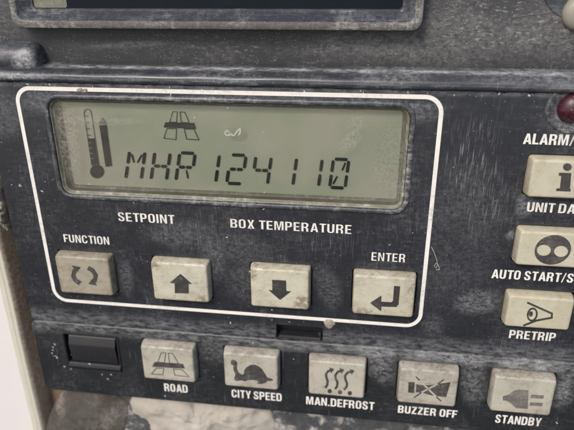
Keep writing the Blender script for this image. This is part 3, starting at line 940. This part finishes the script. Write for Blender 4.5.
tr_prof = [(0, HB - .5), (0, HB + .06), (.04, HB + .1), (tw * .42, HB + .12), (tw * .46, HB + .06), (tw * .52, HB + .06), (tw * .56, HB + .2), (tw * .7, HB + .27), (tw * .9, HB + .27), (tw, HB + .22), (tw + .05, HB + .1), (tw + .06, HB - 1.2)]
bm = bmesh.new()
nz = 110
prev = None
for i in range(nz + 1):
    z = -30 + 44 * i / nz
    cur = [bm.verts.new((tx0 + x + .02 * mnoise.noise(Vector((z * .7, x, 1))), -(h + .02 * mnoise.noise(Vector((z, x * 2, 5)))), z)) for x, h in tr_prof]
    if prev:
        for k in range(len(cur) - 1): bm.faces.new((prev[k], prev[k + 1], cur[k + 1], cur[k]))
    prev = cur
tag(from_bm('trim_strip', bm, M_trim, None, None, 40), 'dirty cream beaded trim strip along the white body wall', 'trim')

M_rust = dusty('brown_grime', (0.13, 0.085, 0.05), (0.36, 0.31, 0.24), 0.8, 0.8, streak=(7, 7, 1.6), cloud=0.8, fine=8, speck=0.15, bumps=0.3)
bm = bmesh.new()
g = 60
gx0, gx1, gz0, gz1 = tx1 - .1, 16, -30, 12
vs = [[bm.verts.new((gx0 + (gx1 - gx0) * (i / g) ** 1.6, -(-1.75 + .12 * mnoise.fractal(Vector((gx0 + (gx1 - gx0) * (i / g) ** 1.6, 0, gz0 + (gz1 - gz0) * j / g)), 1, 2, 4)), gz0 + (gz1 - gz0) * j / g)) for j in range(g + 1)] for i in range(g + 1)]
for i in range(g):
    for j in range(g): bm.faces.new((vs[i][j], vs[i + 1][j], vs[i + 1][j + 1], vs[i][j + 1]))
tag(from_bm('recess_floor', bm, M_rust, None, None, 80), None, None, None, 'structure')

# grimy shelf under the panel
ns = Nodes('grimy_shelf')
blot = ns.ramp(ns.noise(1.0, 8, 0.62, ns.mapped((1.7, 1.7, 2.3)), 0.4), 0.50, 0.66)
blot2 = ns.ramp(ns.noise(5.0, 6, 0.7), 0.45, 0.75)
cs = ns.mix(ns.math('MULTIPLY', blot2, 0.5), (0.035, 0.037, 0.040), (0.15, 0.15, 0.15))
cs = ns.mix(blot, cs, ns.mix(blot2, (0.30, 0.29, 0.27), (0.46, 0.44, 0.40)))
ns.bump(ns.math('ADD', blot, blot2), 0.5, 0.05)
M_shelf = ns.finish(cs, 0.75)
bm = bmesh.new()
nx, nk = 140, 26
rows = []
for k in range(nk + 1):
    t = k / nk
    rw = []
    for i in range(nx + 1):
        x = -7.55 + 21 * i / nx
        h = -.9 + 1.15 * t
        z = -6.72 - 3.2 * t ** .9
        d = mnoise.fractal(Vector((x * 1.5, h * 1.5, 2)), 1, 2, 5)
        rw.append(bm.verts.new((x, -(h + .16 * d), z + .10 * d)))
    rows.append(rw)
for p, q in zip(rows, rows[1:]):
    for i in range(nx): bm.faces.new((p[i], p[i + 1], q[i + 1], q[i]))
tag(from_bm('shelf_floor', bm, M_shelf, None, None, 80), None, None, None, 'structure')

M_lump = dusty('pale_sealant', (0.34, 0.315, 0.27), (0.46, 0.435, 0.39), 1.2, 0.85, streak=(3, 3, 3), cloud=1.3, fine=6, speck=0.3, bumps=0.6, spec=0.2)
px = [(130, 401), (140, 396), (152, 394), (172, 397), (188, 399.5), (194, 401.5), (205, 399), (216, 402), (224, 405), (234, 403), (250, 402.5), (260, 404.5), (263, 411), (272, 416), (276, 428), (270, 452), (235, 470), (190, 472), (150, 462), (128, 440), (134, 418)]
tag(from_bm('sealant_lump', blob_bm(PP(px, -.5), -.5, .42, 30, .15, 1.5, 4, .9, 6, .6), M_lump, None, None, 80), 'pale beige dusty sealant lump under the ROAD and CITY SPEED buttons', 'sealant')
M_rub = dusty('grey_rubber', (0.038, 0.033, 0.028), (0.27, 0.235, 0.20), 0.6, 0.75, streak=(3, 3, 3), cloud=.8, fine=7, speck=0.08, bumps=0.3,
              patches=[(P(112, 428, .3)[0], P(112, 428, .3)[1], .8, .6, .3, .8), (P(56, 405, -.2)[0], P(56, 405, -.2)[1], .35, .8, 0, .9)])
px = [(58, 398), (66, 390), (80, 385), (96, 387), (112, 391), (123, 398), (131, 408), (136, 419), (143, 430), (150, 455), (110, 490), (62, 480), (46, 446), (49, 418)]
tag(from_bm('rubber_grommet', blob_bm(PP(px, -.6), -.6, .75, 24, .10, 1.4, 9, .85, 6, .6), M_rub, None, None, 80), 'dark dusty rubber grommet bulging below the rocker switch', 'grommet')

# dried mud on the panel's side and small clods
M_mud = dusty('dried_mud', (0.27, 0.24, 0.19), (0.52, 0.49, 0.42), 0.8, 0.9, streak=(6, 6, 6), fine=8, speck=0.2, bumps=0.4, spec=0.2)
px = [(-6, 168), (0, 172), (3, 184), (2, 196), (6, 206), (5, 218), (9, 226), (7, 231), (1, 224), (-3, 214), (-12, 210), (-14, 180)]
tag(from_bm('dried_mud', blob_bm(PP(px, -.12), -.12, .16, 12, .17, 7, 2, .6, 6, .3), M_mud, None, None, 80), 'crusty dried mud stuck to the side edge of the black panel', 'mud')
for (x, y, rx, ry, hh, lab, h0) in ((329, 323.3, 6.2, 5.2, .045, 'beige dirt clod on the white frame line beside the slot', 0.0), (82, 90, 7.0, 3.0, .03, 'brownish smear of dirt on the top of the white frame line', 0.004)):
    random.seed(int(x))
    pts = [(x + rx * random.uniform(.7, 1.15) * math.cos(t), y + ry * random.uniform(.7, 1.15) * math.sin(t)) for t in (2 * math.pi * k / 11 for k in range(11))]
    tag(from_bm('dirt_clod', blob_bm(PP(pts, h0), h0, hh, 6, .05, 6, x, .6, 3, .01), M_mud, None, None, 80), lab, 'dirt')

# lint thread beside the frame
M_lint = plain('lint', (0.36, 0.35, 0.32), 0.8, 0.2)
def tube_bm(pts, r, n=6):
    bm = bmesh.new()
    prev = None
    for i, p in enumerate(pts):
        a = Vector(pts[max(i - 1, 0)])
        b = Vector(pts[min(i + 1, len(pts) - 1)])
        t = (b - a).normalized()
        u = t.cross(Vector((0, 1, 0))).normalized()
        w = t.cross(u)
        cur = [bm.verts.new(Vector(p) + (u * math.cos(2 * math.pi * k / n) + w * math.sin(2 * math.pi * k / n)) * r) for k in range(n)]
        if prev:
            for k in range(n): bm.faces.new((prev[k], prev[(k + 1) % n], cur[(k + 1) % n], cur[k]))
        prev = cur
    return bm
raw = [(431.5, 247), (433.5, 251), (435.5, 256), (437, 261), (437.5, 265), (436, 268), (434.5, 266), (436, 263), (438.5, 265), (439.5, 270), (436, 269.5)]
tag(from_bm('lint_thread', tube_bm([(P(x, y, .03)[0], -.03, P(x, y, .03)[1]) for x, y in raw], .011), M_lint, None, None, 60), 'pale lint thread with a knot, right of the white frame line', 'thread')

# loose grit and paint flecks all over the plates: nobody could count them
random.seed(11)
bm = bmesh.new()
M_grit = plain('grit', (0.42, 0.405, 0.375), 0.8, 0.35, 3)
def fleck(x, z, h, r):
    n = random.randint(5, 7)
    a0 = random.random() * 6.28
    st = random.uniform(.6, 1.6)
    ro = random.random() * 3.14
    vs = []
    for k in range(n):
        a = a0 + 6.283 * k / n
        u, v = r * random.uniform(.6, 1.2) * math.cos(a) * st, r * random.uniform(.6, 1.2) * math.sin(a) / st
        vs.append(bm.verts.new((x + u * math.cos(ro) - v * math.sin(ro), -h - .002, z + u * math.sin(ro) + v * math.cos(ro))))
    t = bm.verts.new((x, -h - .004 - r * .1, z))
    for k in range(n): bm.faces.new((vs[k], vs[(k + 1) % n], t))
def scatter(n, x0, x1, z0, z1, h, r0, r1):
    for _ in range(n): fleck(random.uniform(x0, x1), random.uniform(z0, z1), h, r0 + (r1 - r0) * random.random() ** 4)
scatter(70, -8.2, 8.5, -4.0, 3.4, 0.0, .008, .03)
scatter(40, -8.1, 8.5, -6.7, -4.2, STEP, .008, .03)
scatter(60, -8.2, 8.4, PZ1 - .12, PZ1 - .03, 0.0, .01, .04)
for x, y in ((54.5, 344), (53, 350), (55.5, 356), (57, 357.5), (64.5, 366.5), (71, 369), (102, 374.5), (111, 374.5), (108, 379), (165, 396), (557, 423), (476, 367), (20, 187), (18.5, 186), (41, 192), (230, 324), (289, 323)):
    px_, pz_ = P(x, y, STEP)
    fleck(px_, pz_, STEP if y > 336 else 0.0, random.uniform(.02, .04))
for x, y in ((90, 364.5),):
    px_, pz_ = P(x, y, STEP + .06)
    fleck(px_, pz_, STEP + .05, .06)
for k in range(5):
    a = R(120 + k * 26)
    px_, pz_ = P(58 + 6 * math.cos(a), 351 - 7 * math.sin(a), STEP)
    fleck(px_, pz_, STEP, random.uniform(.015, .04))
tag(from_bm('grit', bm, M_grit, None, None, 0), None, None, None, 'stuff')
